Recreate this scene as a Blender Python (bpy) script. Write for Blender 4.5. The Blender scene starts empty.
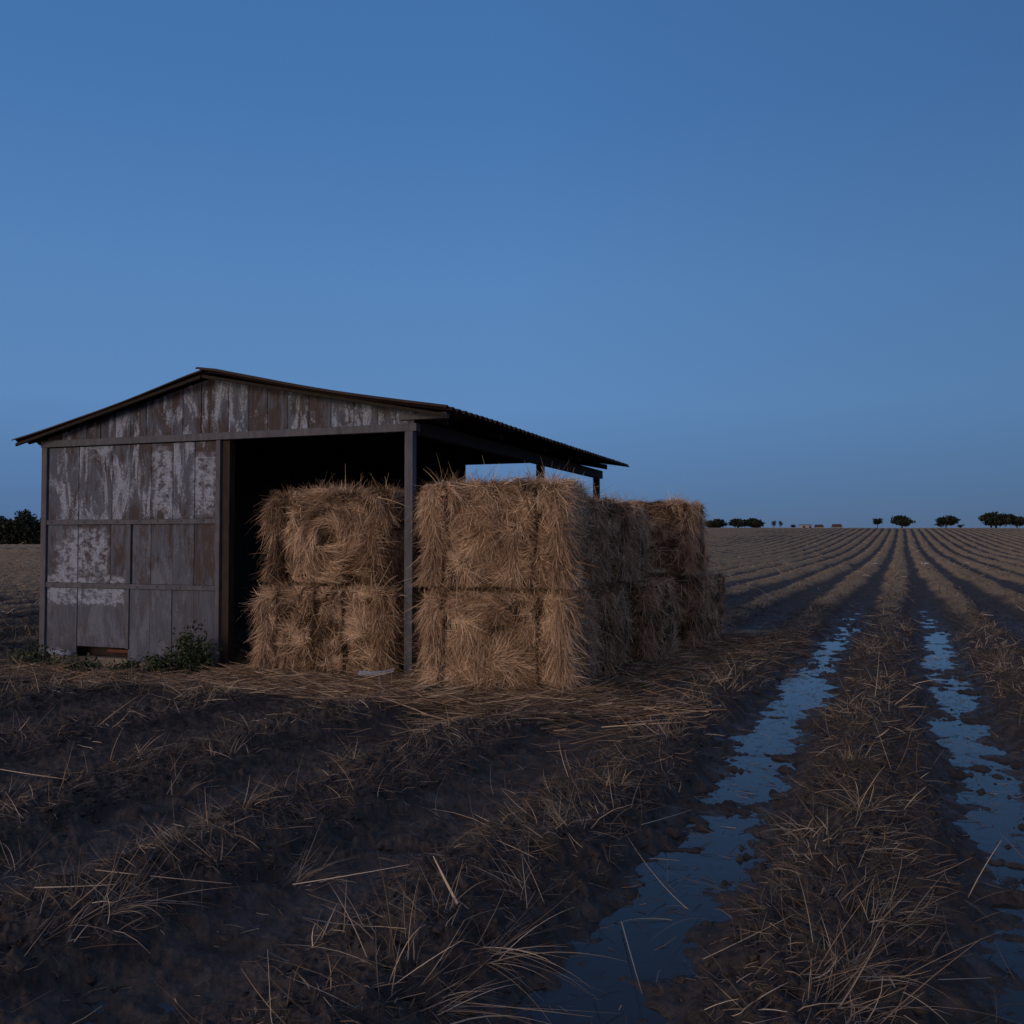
import bpy, math, random
import numpy as np
from mathutils import Vector
random.seed(7); rng = np.random.default_rng(7)
S = bpy.context.scene
C = S.collection
R = math.radians
F = 930.0; HY = 540.0; EYE = 1.7

# ------------------------------------------------------------------ camera
cam_d = bpy.data.cameras.new('camera'); cam = bpy.data.objects.new('camera', cam_d); C.objects.link(cam)
cam_d.sensor_width = 36; cam_d.lens = 36*F/1024; cam_d.clip_start = .05; cam_d.clip_end = 6000
cam.location = (0, 0, EYE); cam.rotation_euler = (R(90)+math.atan((HY-512)/F), 0, 0)
S.camera = cam
S.render.resolution_x = S.render.resolution_y = 1024

# ------------------------------------------------------------------ sky
SUN_AZ = R(218)       # where the afterglow stands, clockwise from +Y: behind the camera, to the left
SUN_EL = R(9)
w = bpy.data.worlds.new('World'); S.world = w; w.use_nodes = True
nt = w.node_tree; N = nt.nodes; L = nt.links
bg = N['Background']
sky = N.new('ShaderNodeTexSky'); sky.sky_type = 'NISHITA'; sky.sun_disc = False
sky.sun_elevation = SUN_EL; sky.sun_rotation = SUN_AZ
sky.air_density = 1.0; sky.dust_density = 0.3; sky.ozone_density = 4.0
# dusk: the low sky near the horizon loses its daylight white and turns blue violet
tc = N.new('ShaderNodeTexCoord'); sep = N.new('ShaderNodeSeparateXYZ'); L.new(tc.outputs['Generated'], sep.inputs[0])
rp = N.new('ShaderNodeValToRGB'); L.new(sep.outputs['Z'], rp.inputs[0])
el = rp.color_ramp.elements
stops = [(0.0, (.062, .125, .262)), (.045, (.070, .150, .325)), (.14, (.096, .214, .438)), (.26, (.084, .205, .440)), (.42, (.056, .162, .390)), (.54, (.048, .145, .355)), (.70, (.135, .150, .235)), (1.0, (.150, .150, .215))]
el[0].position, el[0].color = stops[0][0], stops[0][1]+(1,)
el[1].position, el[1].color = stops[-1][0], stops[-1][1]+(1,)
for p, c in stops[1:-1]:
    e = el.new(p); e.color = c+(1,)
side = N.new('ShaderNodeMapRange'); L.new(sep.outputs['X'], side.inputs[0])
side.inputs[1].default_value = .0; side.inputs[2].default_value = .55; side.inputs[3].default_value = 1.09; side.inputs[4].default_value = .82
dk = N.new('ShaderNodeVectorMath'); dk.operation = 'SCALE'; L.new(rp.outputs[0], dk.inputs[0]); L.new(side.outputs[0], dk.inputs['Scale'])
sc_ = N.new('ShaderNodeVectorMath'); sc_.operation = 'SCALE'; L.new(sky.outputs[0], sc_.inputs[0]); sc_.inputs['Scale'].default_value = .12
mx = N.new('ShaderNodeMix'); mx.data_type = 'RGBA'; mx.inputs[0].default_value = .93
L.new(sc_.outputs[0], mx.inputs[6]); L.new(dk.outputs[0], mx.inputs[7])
# the afterglow: the low western sky, behind the camera, is still pale and warm
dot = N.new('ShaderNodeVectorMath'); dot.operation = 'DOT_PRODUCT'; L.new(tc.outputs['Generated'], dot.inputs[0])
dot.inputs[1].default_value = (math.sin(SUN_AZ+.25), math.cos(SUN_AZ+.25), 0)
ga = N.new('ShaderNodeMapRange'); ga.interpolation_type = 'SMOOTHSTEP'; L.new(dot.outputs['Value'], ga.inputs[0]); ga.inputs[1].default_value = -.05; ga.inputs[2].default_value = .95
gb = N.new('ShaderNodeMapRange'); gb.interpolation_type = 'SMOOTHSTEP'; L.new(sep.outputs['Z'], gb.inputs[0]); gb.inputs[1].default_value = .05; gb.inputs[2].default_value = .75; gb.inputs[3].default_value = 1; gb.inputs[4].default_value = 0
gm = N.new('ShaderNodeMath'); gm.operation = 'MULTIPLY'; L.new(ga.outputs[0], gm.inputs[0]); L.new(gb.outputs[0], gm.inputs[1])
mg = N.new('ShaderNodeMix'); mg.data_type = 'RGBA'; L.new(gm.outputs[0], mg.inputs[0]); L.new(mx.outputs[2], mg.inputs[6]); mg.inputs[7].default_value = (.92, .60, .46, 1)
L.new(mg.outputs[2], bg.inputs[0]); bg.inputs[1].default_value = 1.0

sd = bpy.data.lights.new('sun', 'SUN'); sun = bpy.data.objects.new('sun', sd); C.objects.link(sun)
sd.energy = 1.0; sd.angle = R(24); sd.color = (1, .79, .62)
d = Vector((math.sin(SUN_AZ)*math.cos(SUN_EL), math.cos(SUN_AZ)*math.cos(SUN_EL), math.sin(SUN_EL)))
sun.rotation_euler = d.to_track_quat('Z', 'Y').to_euler()
S.view_settings.view_transform = 'Standard'; S.view_settings.look = 'None'
S.view_settings.exposure = 0; S.view_settings.gamma = 1
S.cycles.max_bounces = 6; S.cycles.use_denoising = True

# ------------------------------------------------------------------ helpers
def at(px, Y):                       # direction of a photo column at depth Y -> x
    return (px-512)/F*Y
def zat(py, Y): return EYE+(HY-py)/F*Y

def _h(*a):
    v = np.zeros(a[0].shape, dtype=np.uint64)
    for k, i in enumerate(a):
        v = (v + i.astype(np.int64).astype(np.uint64)*np.uint64([0x9E3779B97F4A7C15, 0xC2B2AE3D27D4EB4F, 0x165667B19E3779F9, 0x27D4EB2F165667C5][k]))
        v ^= v >> np.uint64(29); v *= np.uint64(0xBF58476D1CE4E5B9); v ^= v >> np.uint64(32)
    return (v & np.uint64(0xFFFFFF)).astype(np.float64)/0xFFFFFF
def n2(x, y, seed=0):
    x = np.asarray(x, float); y = np.asarray(y, float)
    xi = np.floor(x); yi = np.floor(y); fx = x-xi; fy = y-yi
    fx = fx*fx*(3-2*fx); fy = fy*fy*(3-2*fy); s = np.full(x.shape, seed)
    a = _h(xi, yi, s); b = _h(xi+1, yi, s); c = _h(xi, yi+1, s); d_ = _h(xi+1, yi+1, s)
    return (a*(1-fx)+b*fx)*(1-fy)+(c*(1-fx)+d_*fx)*fy
def fbm(x, y, o=4, seed=0, g=.5):
    v = 0; a = 1; t = 0
    for k in range(o):
        v = v+a*n2(x, y, seed+k*17); t += a; a *= g
        x, y = x*1.62+y*1.18+3.1, y*1.62-x*1.18+7.7
    return v/t
def n3(P, f, seed=0):
    x, y, z = P[:, 0]*f, P[:, 1]*f, P[:, 2]*f
    xi, yi, zi = np.floor(x), np.floor(y), np.floor(z); fx, fy, fz = x-xi, y-yi, z-zi
    fx = fx*fx*(3-2*fx); fy = fy*fy*(3-2*fy); fz = fz*fz*(3-2*fz); r = 0; s = np.full(x.shape, seed)
    for i in (0, 1):
        for j in (0, 1):
            for k in (0, 1):
                r = r+_h(xi+i, yi+j, zi+k, s)*(fx if i else 1-fx)*(fy if j else 1-fy)*(fz if k else 1-fz)
    return r
def ss(a, b, x): t = np.clip((x-a)/(b-a), 0, 1); return t*t*(3-2*t)

def mesh_np(name, V, Q, mat, parent=None, attrs=None, smooth=False, loc=None, rotz=0):
    me = bpy.data.meshes.new(name); k = Q.shape[1]
    me.vertices.add(len(V)); me.vertices.foreach_set('co', np.ascontiguousarray(V, np.float32).ravel())
    me.loops.add(Q.size); me.loops.foreach_set('vertex_index', Q.astype(np.int32).ravel())
    me.polygons.add(len(Q)); me.polygons.foreach_set('loop_start', np.arange(0, Q.size, k, dtype=np.int32))
    me.polygons.foreach_set('loop_total', np.full(len(Q), k, np.int32))
    me.polygons.foreach_set('use_smooth', np.full(len(Q), smooth))
    for a, v in (attrs or {}).items():
        at_ = me.attributes.new(a, 'FLOAT', 'POINT'); at_.data.foreach_set('value', np.ascontiguousarray(v, np.float32))
    me.update(calc_edges=True); me.validate()
    me.materials.append(mat)
    o = bpy.data.objects.new(name, me); C.objects.link(o)
    if parent: o.parent = parent
    if loc is not None: o.location = loc
    o.rotation_euler.z = rotz
    return o
def tag(o, label=None, cat=None, group=None, kind=None):
    if label: o['label'] = label
    if cat: o['category'] = cat
    if group: o['group'] = group
    if kind: o['kind'] = kind
    return o
def empty(name, loc, rotz=0):
    o = bpy.data.objects.new(name, None); C.objects.link(o); o.location = loc; o.rotation_euler.z = rotz
    o.empty_display_size = .3; return o

class MB:
    def __init__(s): s.V = []; s.Q = []; s.T = []
    def hexa(s, pts, tint=None):     # 8 points: bottom ring 0-3 counter-clockwise, top ring 4-7
        b = len(s.V); s.V += [tuple(p) for p in pts]
        s.T += [random.random() if tint is None else tint]*8
        for q in ((3, 2, 1, 0), (4, 5, 6, 7), (0, 1, 5, 4), (1, 2, 6, 5), (2, 3, 7, 6), (3, 0, 4, 7)):
            s.Q.append([b+i for i in q])
        return s
    def box(s, x0, x1, y0, y1, z0, z1, tint=None):
        return s.hexa([(x0, y0, z0), (x1, y0, z0), (x1, y1, z0), (x0, y1, z0), (x0, y0, z1), (x1, y0, z1), (x1, y1, z1), (x0, y1, z1)], tint)
    def build(s, name, mat, parent=None, bev=.004, **k):
        o = mesh_np(name, np.array(s.V), np.array(s.Q), mat, parent, {'tint': np.array(s.T)}, **k)
        if bev:
            m = o.modifiers.new('b', 'BEVEL'); m.width = bev; m.segments = 1; m.limit_method = 'ANGLE'
        return o

def ribbons(P, D, Lg, Wd, bend, tint, seg=3, taper=.35, droop=0.0):
    """curved straw: P roots, D unit directions, bend = vector added quadratically"""
    n = len(P); t = np.linspace(0, 1, seg+1)[None, :, None]
    cen = P[:, None, :]+D[:, None, :]*Lg[:, None, None]*t+bend[:, None, :]*t*t
    rv = rng.normal(size=(n, 3)); sv = np.cross(D, rv); sv /= np.linalg.norm(sv, axis=1)[:, None]+1e-9
    wt = (1-(1-taper)*np.linspace(0, 1, seg+1)**2)[None, :, None]
    off = sv[:, None, :]*Wd[:, None, None]*.5*wt
    V = np.stack([cen-off, cen+off], 2).reshape(-1, 3)
    b = (np.arange(n)*(seg+1)*2)[:, None]+(np.arange(seg)*2)[None, :]; b = b.ravel()
    Q = np.stack([b, b+1, b+3, b+2], 1)
    return V, Q, np.repeat(tint, (seg+1)*2)
def join(parts):
    V, Q, T = [], [], []; o = 0
    for v, q, t in parts: V.append(v); Q.append(q+o); T.append(t); o += len(v)
    return np.concatenate(V), np.concatenate(Q), np.concatenate(T)

# ------------------------------------------------------------------ materials
class NT:
    def __init__(s, name):
        s.m = bpy.data.materials.new(name); s.m.use_nodes = True; s.t = s.m.node_tree
        s.b = s.t.nodes['Principled BSDF']; s.b.inputs['Roughness'].default_value = .8
        s.b.inputs['Specular IOR Level'].default_value = .3
    def new(s, t, **k):
        n = s.t.nodes.new(t)
        for a, v in k.items(): setattr(n, a, v)
        return n
    def put(s, v, sock):
        if v is None: return
        if isinstance(v, bpy.types.NodeSocket): s.t.links.new(v, sock)
        elif isinstance(v, tuple) and len(v) == 3 and sock.type == 'RGBA': sock.default_value = v+(1,)
        else: sock.default_value = v
    def coord(s, k='Object'): return s.new('ShaderNodeTexCoord').outputs[k]
    def attr(s, n): return s.new('ShaderNodeAttribute', attribute_name=n).outputs['Fac']
    def scale(s, v, sc):
        m = s.new('ShaderNodeMapping'); s.put(v, m.inputs[0]); m.inputs['Scale'].default_value = sc; return m.outputs[0]
    def noise(s, v, sc, det=4, rough=.55, dist=0):
        n = s.new('ShaderNodeTexNoise'); s.put(v, n.inputs['Vector']); n.inputs['Scale'].default_value = sc
        n.inputs['Detail'].default_value = det; n.inputs['Roughness'].default_value = rough; n.inputs['Distortion'].default_value = dist
        return n.outputs['Fac']
    def math(s, op, a, b=None, clamp=False):
        n = s.new('ShaderNodeMath', operation=op, use_clamp=clamp); s.put(a, n.inputs[0])
        if b is not None: s.put(b, n.inputs[1])
        return n.outputs[0]
    def rng(s, v, a, b, c=0., d=1.):
        n = s.new('ShaderNodeMapRange', interpolation_type='SMOOTHSTEP'); s.put(v, n.inputs[0])
        for i, x in enumerate((a, b, c, d)): n.inputs[i+1].default_value = x
        return n.outputs[0]
    def mix(s, f, a, b):
        n = s.new('ShaderNodeMix', data_type='RGBA'); s.put(f, n.inputs[0]); s.put(a, n.inputs[6]); s.put(b, n.inputs[7]); return n.outputs[2]
    def mul(s, a, b):
        n = s.new('ShaderNodeMix', data_type='RGBA', blend_type='MULTIPLY'); n.inputs[0].default_value = 1; s.put(a, n.inputs[6]); s.put(b, n.inputs[7]); return n.outputs[2]
    def ramp(s, f, st):
        n = s.new('ShaderNodeValToRGB'); s.put(f, n.inputs[0]); e = n.color_ramp.elements
        e[0].position, e[0].color = st[0][0], st[0][1]+(1,); e[1].position, e[1].color = st[-1][0], st[-1][1]+(1,)
        for p, c in st[1:-1]: q = e.new(p); q.color = c+(1,)
        return n.outputs[0]
    def bump(s, h, strength=.5, dist=.02):
        n = s.new('ShaderNodeBump'); s.put(h, n.inputs['Height']); n.inputs['Strength'].default_value = strength; n.inputs['Distance'].default_value = dist
        s.t.links.new(n.outputs[0], s.b.inputs['Normal'])
    def color(s, v): s.put(v, s.b.inputs['Base Color'])
    def rough(s, v): s.put(v, s.b.inputs['Roughness'])

# soil of the field
g = NT('field_soil'); co = g.coord(); st = g.attr('straw'); wt = g.attr('wet'); gn = g.attr('green')
n1 = g.noise(co, 1.3, 6, .65); nf = g.noise(co, 22, 6, .7); nm = g.noise(co, 6, 5, .6)
mud = g.ramp(nm, [(.3, (.028, .024, .023)), (.55, (.056, .048, .045)), (.8, (.105, .090, .081))])
lit = g.ramp(nf, [(.3, (.10, .066, .040)), (.5, (.33, .225, .115)), (.75, (.64, .47, .26))])
sf = g.math('ADD', g.math('MULTIPLY', st, 1.25), g.math('MULTIPLY', g.math('SUBTRACT', nf, .5), .9))
col = g.mix(g.rng(sf, .28, .95), mud, lit)
col = g.mix(g.math('MULTIPLY', gn, g.rng(nm, .35, .6)), col, (.045, .060, .025))
g.color(col)
ro = g.math('SUBTRACT', .95, g.math('MULTIPLY', wt, g.rng(nm, .3, .65, .12, .45))); g.rough(ro)
g.b.inputs['Specular IOR Level'].default_value = .30
g.bump(g.math('ADD', g.math('MULTIPLY', nf, .6), nm), .9, .03)
M_soil = g.m

# standing water
g = NT('puddle_water'); co = g.coord(); g.color((.030, .027, .026)); g.rough(.10)
g.b.inputs['IOR'].default_value = 1.33; g.b.inputs['Specular IOR Level'].default_value = .29
g.bump(g.noise(g.scale(co, (1, 1, 1)), 9, 3), .12, .01); M_water = g.m

def straw_mat(name, dark, mid, light, rough=.65, trans=0):
    g = NT(name); t = g.attr('tint'); g.color(g.ramp(t, [(0, dark), (.5, mid), (1, light)])); g.rough(rough)
    return g.m
M_bale = straw_mat('bale_straw', (.036, .022, .014), (.315, .198, .118), (.84, .64, .45))
M_stub = straw_mat('stubble_straw', (.045, .034, .027), (.19, .145, .11), (.62, .53, .42))
M_loose = straw_mat('loose_straw', (.05, .032, .02), (.21, .14, .09), (.55, .43, .30))
g = NT('packed_straw_shadow'); co = g.coord(); t = g.noise(co, 30, 5, .7, 1.0)
g.color(g.ramp(t, [(.3, (.018, .011, .006)), (.55, (.06, .037, .02)), (.8, (.15, .095, .055))])); g.bump(t, 1, .04); M_core = g.m  # bale core coloured dark to read as shadow between the strands

# weathered boards with peeling white paint; s along the gable, z up (shed coordinates)
def boards_mat(name, marks=False, dark=1.0):
    g = NT(name); co = g.coord(); t = g.attr('tint')
    shift = g.new('ShaderNodeCombineXYZ'); g.put(g.math('MULTIPLY', t, 9.0), shift.inputs[2])
    va = g.new('ShaderNodeVectorMath', operation='ADD'); g.put(co, va.inputs[0]); g.put(shift.outputs[0], va.inputs[1]); cv = va.outputs[0]
    grain = g.noise(g.scale(cv, (1, 1, .06)), 60, 4, .6)
    big = g.noise(g.scale(co, (1, 1, .7)), 2.6, 5, .6, .4)
    streak = g.noise(g.scale(cv, (1, 1, .22)), 7.5, 6, .68, .6)
    fleck = g.noise(cv, 34, 4, .7)
    wood = g.ramp(grain, [(.25, (.056, .067, .093)), (.5, (.084, .098, .136)), (.75, (.115, .132, .182))])
    brown = g.ramp(grain, [(.3, (.042, .031, .032)), (.7, (.076, .058, .058))])
    pb = g.math('ADD', g.math('MULTIPLY', streak, .75), g.math('MULTIPLY', big, .55))
    pb = g.math('ADD', pb, g.math('MULTIPLY', g.math('SUBTRACT', t, .5), .13))
    c = g.mix(g.rng(pb, .58, .70, 0, .9), wood, brown)
    wn = g.math('ADD', g.math('MULTIPLY', g.noise(g.scale(cv, (1, 1, .35)), 4.2, 7, .72, .8), .9), g.math('MULTIPLY', fleck, .18))
    wn = g.math('ADD', wn, g.math('MULTIPLY', g.math('SUBTRACT', 1.0, t), .09))
    white = g.ramp(fleck, [(.3, (.20, .235, .31)), (.6, (.36, .42, .55))])
    wm = g.rng(wn, .585, .70, 0, .8)
    if marks:
        sp = g.new('ShaderNodeSeparateXYZ'); g.put(co, sp.inputs[0]); X, Z = sp.outputs[0], sp.outputs[2]
        rag = g.math('MULTIPLY', g.math('SUBTRACT', g.noise(co, 9, 5, .7), .5), .34)
        def box(x0, x1, z0, z1, e=.05):
            a = g.math('ADD', X, rag); b = g.math('ADD', Z, g.math('MULTIPLY', rag, .7))
            m = g.math('MULTIPLY', g.rng(a, x0-e, x0+e), g.rng(a, x1-e, x1+e, 1, 0))
            m = g.math('MULTIPLY', m, g.rng(b, z0-e, z0+e)); return g.math('MULTIPLY', m, g.rng(b, z1-e, z1+e, 1, 0))
        up = g.rng(Z, 1.9, 2.0, 0, 1); lo = g.rng(Z, 1.0, 1.1, 1, 0)
        wm = g.math('MULTIPLY', wm, g.math('ADD', .22, g.math('MULTIPLY', up, .78)))
        holes = g.rng(g.math('ADD', g.math('MULTIPLY', g.noise(g.scale(cv, (1, 1, 1.6)), 8, 6, .72), .7), g.math('MULTIPLY', streak, .35)), .44, .58)
        for bx in ((.45, 1.15, 1.22, 1.85, .04), (.0, 1.46, .80, 1.2, .03), (.02, .55, .06, .14, .02), (.25, .5, 1.1, 1.7, .06), (2.6, 2.95, 2.05, 2.85, .06), (1.95, 2.25, 2.1, 2.95, .06)):
            wm = g.math('MAXIMUM', wm, g.math('MULTIPLY', g.math('MULTIPLY', box(*bx), holes), .85))
        c = g.mix(g.math('MULTIPLY', g.math('MULTIPLY', lo, .65), 1.0), c, wood)
    c = g.mix(wm, c, white)
    if dark != 1: c = g.mul(c, (dark, dark, dark))
    g.color(c); g.rough(.85)
    g.bump(g.math('ADD', g.math('MULTIPLY', grain, .5), wm), .35, .006); return g.m
M_wall = boards_mat('painted_boards', True); M_gable = boards_mat('gable_boards'); 
def wood_mat(name, a, b):
    g = NT(name); co = g.coord(); n = g.noise(g.scale(co, (1, 1, .3)), 14, 5, .65); g.color(g.ramp(n, [(.3, a), (.7, b)])); g.bump(n, .4, .006); return g.m
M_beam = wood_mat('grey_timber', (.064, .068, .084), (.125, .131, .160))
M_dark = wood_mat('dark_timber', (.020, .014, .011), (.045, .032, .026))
M_black = wood_mat('black_timber', (.009, .007, .006), (.022, .016, .013))  # near-black version of the timber, for rake boards and nail heads
M_bark = wood_mat('bark', (.02, .015, .012), (.05, .04, .03))
g = NT('rusted_corrugated_iron'); co = g.coord(); n = g.noise(co, 3, 6, .7); g.color(g.ramp(n, [(.35, (.030, .022, .020)), (.6, (.055, .034, .028)), (.8, (.085, .050, .036))])); g.rough(.75); g.bump(g.noise(co, 40, 3), .2, .004); M_roof = g.m
g = NT('old_concrete'); co = g.coord(); n = g.noise(co, 9, 6, .7); g.color(g.ramp(n, [(.3, (.13, .115, .095)), (.7, (.28, .25, .20))])); g.bump(n, .5, .01); M_conc = g.m
g = NT('orange_brick'); g.color((.12, .045, .03)); M_brick = g.m
g = NT('pale_plastic'); g.color((.36, .39, .44)); g.rough(.4); M_plastic = g.m
g = NT('lime_wall'); g.color((.34, .34, .34)); M_lime = g.m
g = NT('clay_roof'); g.color((.085, .052, .045)); M_clay = g.m
g = NT('dark_window'); g.color((.02, .02, .025)); g.rough(.15); M_win = g.m
def leaf_mat(name, a, b):
    g = NT(name); t = g.attr('tint'); g.color(g.ramp(t, [(0, a), (1, b)])); g.rough(.6); return g.m
M_leaf = leaf_mat('weed_leaves', (.020, .035, .014), (.060, .085, .035))
M_tree = leaf_mat('tree_leaves', (.007, .011, .008), (.024, .032, .018))

# ------------------------------------------------------------------ ground height
CD, SD = .9220, .3867        # field rows run along (SD, CD)
SO = (-6.73, 13.4); UA = math.atan2(-.347, .938); U = np.array((math.cos(UA), math.sin(UA))); Vv = np.array((-math.sin(UA), math.cos(UA)))
PER = 1.57
def shed_st(x, y): dx, dy = x-SO[0], y-SO[1]; return dx*U[0]+dy*U[1], dx*Vv[0]+dy*Vv[1]
WATER = -.0745
def ground(x, y, fine=True):
    q = x*CD-y*SD; a = x*SD+y*CD; r = np.hypot(x, y)
    near = 1-ss(25, 60, r)
    q2 = q+near*(0+.10*(fbm(a*1.3, q*1.3, 3, 9)-.5)*2)
    q2 = q2+.34*(fbm(a*.22, q*.12, 3, 5)-.5)
    p = (q2+.27)/PER; c = np.cos(2*np.pi*p)
    k = np.round((q+.27-PER/2)/PER)                     # which furrow: 0 -> q=.52, -1 -> q=-1.05
    prof = np.where(c > 0, np.abs(c)**.85, -np.abs(c)**.5*.86)
    # yard in front of and round the shed: trampled flat
    s_, t_ = shed_st(x, y)
    ds = np.maximum(np.maximum(-s_-.3, s_-np.minimum(7.7+.30*np.maximum(t_, 0), 9.0)), np.maximum(-t_-1.2, t_-7.5)); yard = 1-ss(0, 1.3, ds)
    amp = .100*(1-.85*yard)*(1-.35*ss(-3, -7, q)*near*(1-ss(-11, -14, q)))
    dry = np.where((k == 0) | (k == -1), -.012, .050); dry = np.where(k == -3, .026, dry); dry = np.where((k == 1), .010, dry); dry = np.where(k == -2, .040, dry)
    lowf = fbm(a*.45, q*.7, 3, 31)-.5
    h = amp*prof+(1-c)/2*(dry+lowf*.045)*near
    # second small bump on the right flank of the middle row
    h += .05*np.exp(-((q2-.14)/.13)**2)*near*(1-ss(14, 24, y))
    h += -.03*yard+.05*ss(-4, -7, q)*near*(1-yard)
    dip = ss(-1.3, -.2, t_)*(1-ss(.2, .6, t_))*ss(-.8, 0, s_)*(1-ss(2.8, 3.6, s_)); h = h-.085*dip
    # the hill
    hill = .0365*(np.sqrt((y-104)**2+900)+(y-104))*.5
    hill = np.where(y > 0, hill-.0365*(math.sqrt(104**2+900)-104)*.5, 0)
    crest = 5.05; hill = crest-np.log1p(np.exp(np.clip((crest-hill)*3, -30, 30)))/3
    hill = np.maximum(hill, 0)*ss(6, 30, y)
    dist_dry = .05*ss(19, 36, r)*near
    h = h+(1-c)/2*dist_dry
    h = h+hill*ss(-95, -50, q)
    if fine:
        h = h+ss(30, 60, r)*(1-ss(190, 240, r))*((fbm(x*.9, y*.5, 3, 201)-.5)*.10)
        nb = 1-ss(30, 90, r)
        ridge = (c+1)/2
        cl = fbm(x*3.2, y*3.2, 5, 41, .6)-.5
        cl2 = np.abs(fbm(x*7, y*7, 4, 55, .6)-.5)
        isl = fbm(q*2.6, a*6.5, 4, 63, .6)-.5; h = h+nb*isl*.07*ss(.3, -.5, c)
        i2 = ss(.56, .74, fbm(q*6, a*9, 4, 163, .6))*ss(.40, .60, fbm(q*1.1, a*.9, 2, 164)); h = h+nb*i2*.035*ss(.2, -.4, c)
        h = h+(1-ss(9, 26, r))*(fbm(x*16, y*16, 3, 67, .65)-.5)*(.020+.050*ridge)
        ridge = (c+1)/2
        h = h+nb*(cl*(.060+.11*ridge)-cl2*(.045+.10*ridge))*(1-.55*yard)+(.004+.012*ridge)*nb
    return h, c, yard, q, k
def gz(x, y):
    return float(ground(np.array([float(x)]), np.array([float(y)]), False)[0][0])

# polar sheet round the camera: fine where the picture looks, coarse elsewhere
ang = np.concatenate([np.linspace(-180, -48, 60)[:-1], np.linspace(-48, -36, 60)[:-1], np.linspace(-36, 36, 1150), np.linspace(36, 48, 60)[1:], np.linspace(48, 180, 60)[1:-1]])
rr = [.3]
while rr[-1] < 2600:
    r_ = rr[-1]; rr.append(r_*(1.05 if r_ < 1.8 else 1.0052 if r_ < 30 else 1.010 if r_ < 260 else 1.06))
rr = np.array(rr); A_, R_ = np.meshgrid(np.radians(ang), rr)
X = (R_*np.sin(A_)).ravel(); Y = (R_*np.cos(A_)).ravel()
H, c_, yard_, q_, k_ = ground(X, Y)
na, nr = len(ang), len(rr)
i = np.arange((nr-1)*na).reshape(nr-1, na); j = np.roll(i, -1, 1)
Q = np.stack([i.ravel(), j.ravel(), (j+na).ravel(), (i+na).ravel()], 1)[:, ::-1]
V = np.stack([X, Y, H], 1)
rad = np.hypot(X, Y)
straw = np.clip((c_+.55+.70*ss(16, 50, rad))*.62, 0, 1)*(.45+.75*fbm(X*.8, Y*.8, 3, 77))
straw = straw*(.30+.90*ss(8, 50, rad))*(1-ss(20, 50, rad)*(.65-1.1*fbm(X*.22, Y*.10, 4, 177)))
s_, t_ = shed_st(X, Y)
straw = np.maximum(straw, yard_*.55*(.4+fbm(X*2, Y*2, 3, 78)))
far = ss(230, 290, rad); straw = straw*(1-far)+.7*far
stubble_field = ss(-22, -30, q_)*(1-yard_); straw = np.maximum(straw, stubble_field*np.clip(.34+.42*c_*(1-ss(60, 110, rad))+.25*fbm(q_*.15, rad*.01, 2, 3), 0, 1))
wet = np.clip((.035-H)/.09, 0, 1)*(1-ss(14, 40, rad))
green = ss(.35, .6, np.exp(-((t_+.35)/.6)**2)*ss(3.6, 2.4, s_)*ss(-3.5, -.5, s_))*.9+.5*ss(-9, -11, q_)*(1-ss(18, 26, rad))*(1-yard_)
field = mesh_np('field', V, Q, M_soil, None, {'straw': straw, 'wet': wet, 'green': np.clip(green, 0, 1)}, smooth=True)
tag(field, kind='structure')
# close the hole under the camera
wv = [(0, 0, gz(0, 0.3))]+[tuple(V[k]) for k in range(na)]
bm_q = np.array([[0, 1+(k+1) % na, 1+k] for k in range(na)])
o = mesh_np('field', np.array(wv), bm_q, M_soil, None, {'straw': np.zeros(na+1), 'wet': np.zeros(na+1), 'green': np.zeros(na+1)}, smooth=True); tag(o, kind='structure')
# water sheet lying in the furrows
wx = np.linspace(-12, 34, 47); wy = np.linspace(0.4, 46, 47); WX, WY = np.meshgrid(wx, wy)
i = (np.arange(46)[:, None]*47+np.arange(46)[None, :]).ravel()
water = mesh_np('puddle_water', np.stack([WX.ravel(), WY.ravel(), np.full(WX.size, WATER)], 1), np.stack([i, i+1, i+48, i+47], 1), M_water)
tag(water, kind='structure')

# ------------------------------------------------------------------ shed (own coordinates: x along the gable, y into depth)
shed = empty('shed', (SO[0], SO[1], 0), UA)
tag(shed, 'weathered plank shed with open front bay, open side and low corrugated roof', 'shed')
RID = 2.93; ZR = 3.90; WID = 5.85; DEP = 8.7
def zroof(s): return ZR-(s-RID)*.690/3.52 if s > RID else ZR-(RID-s)*.80/3.28   # underside
def planks(s0, s1, z0f, z1f, y0, y1, w=.285, gap=.006, axis='x', jit=.012, fixed=None):
    m = MB(); s = s0; k = 0
    while s < s1-.02:
        e = min(s1, s+w*random.uniform(.82, 1.2)) if fixed is None else min(s1, fixed[k]); 
        if s1-e < .08: e = s1
        d = random.uniform(-jit, jit)*.5; a, b = s+gap*.5, e-gap*.5
        za, zb = z0f(a), z0f(b); ya, yb = z1f(a), z1f(b); t = random.random()
        P = [(a, y0+d, za), (b, y0+d, zb), (b, y1+d, zb), (a, y1+d, za), (a, y0+d, ya), (b, y0+d, yb), (b, y1+d, yb), (a, y1+d, ya)]
        if axis == 'y': P = [(p[1], p[0], p[2]) for p in P]; P = [P[1], P[0], P[3], P[2], P[5], P[4], P[7], P[6]]
        m.hexa(P, t); s = e; k += 1
    return m
cst = lambda v: (lambda s: v)
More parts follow.
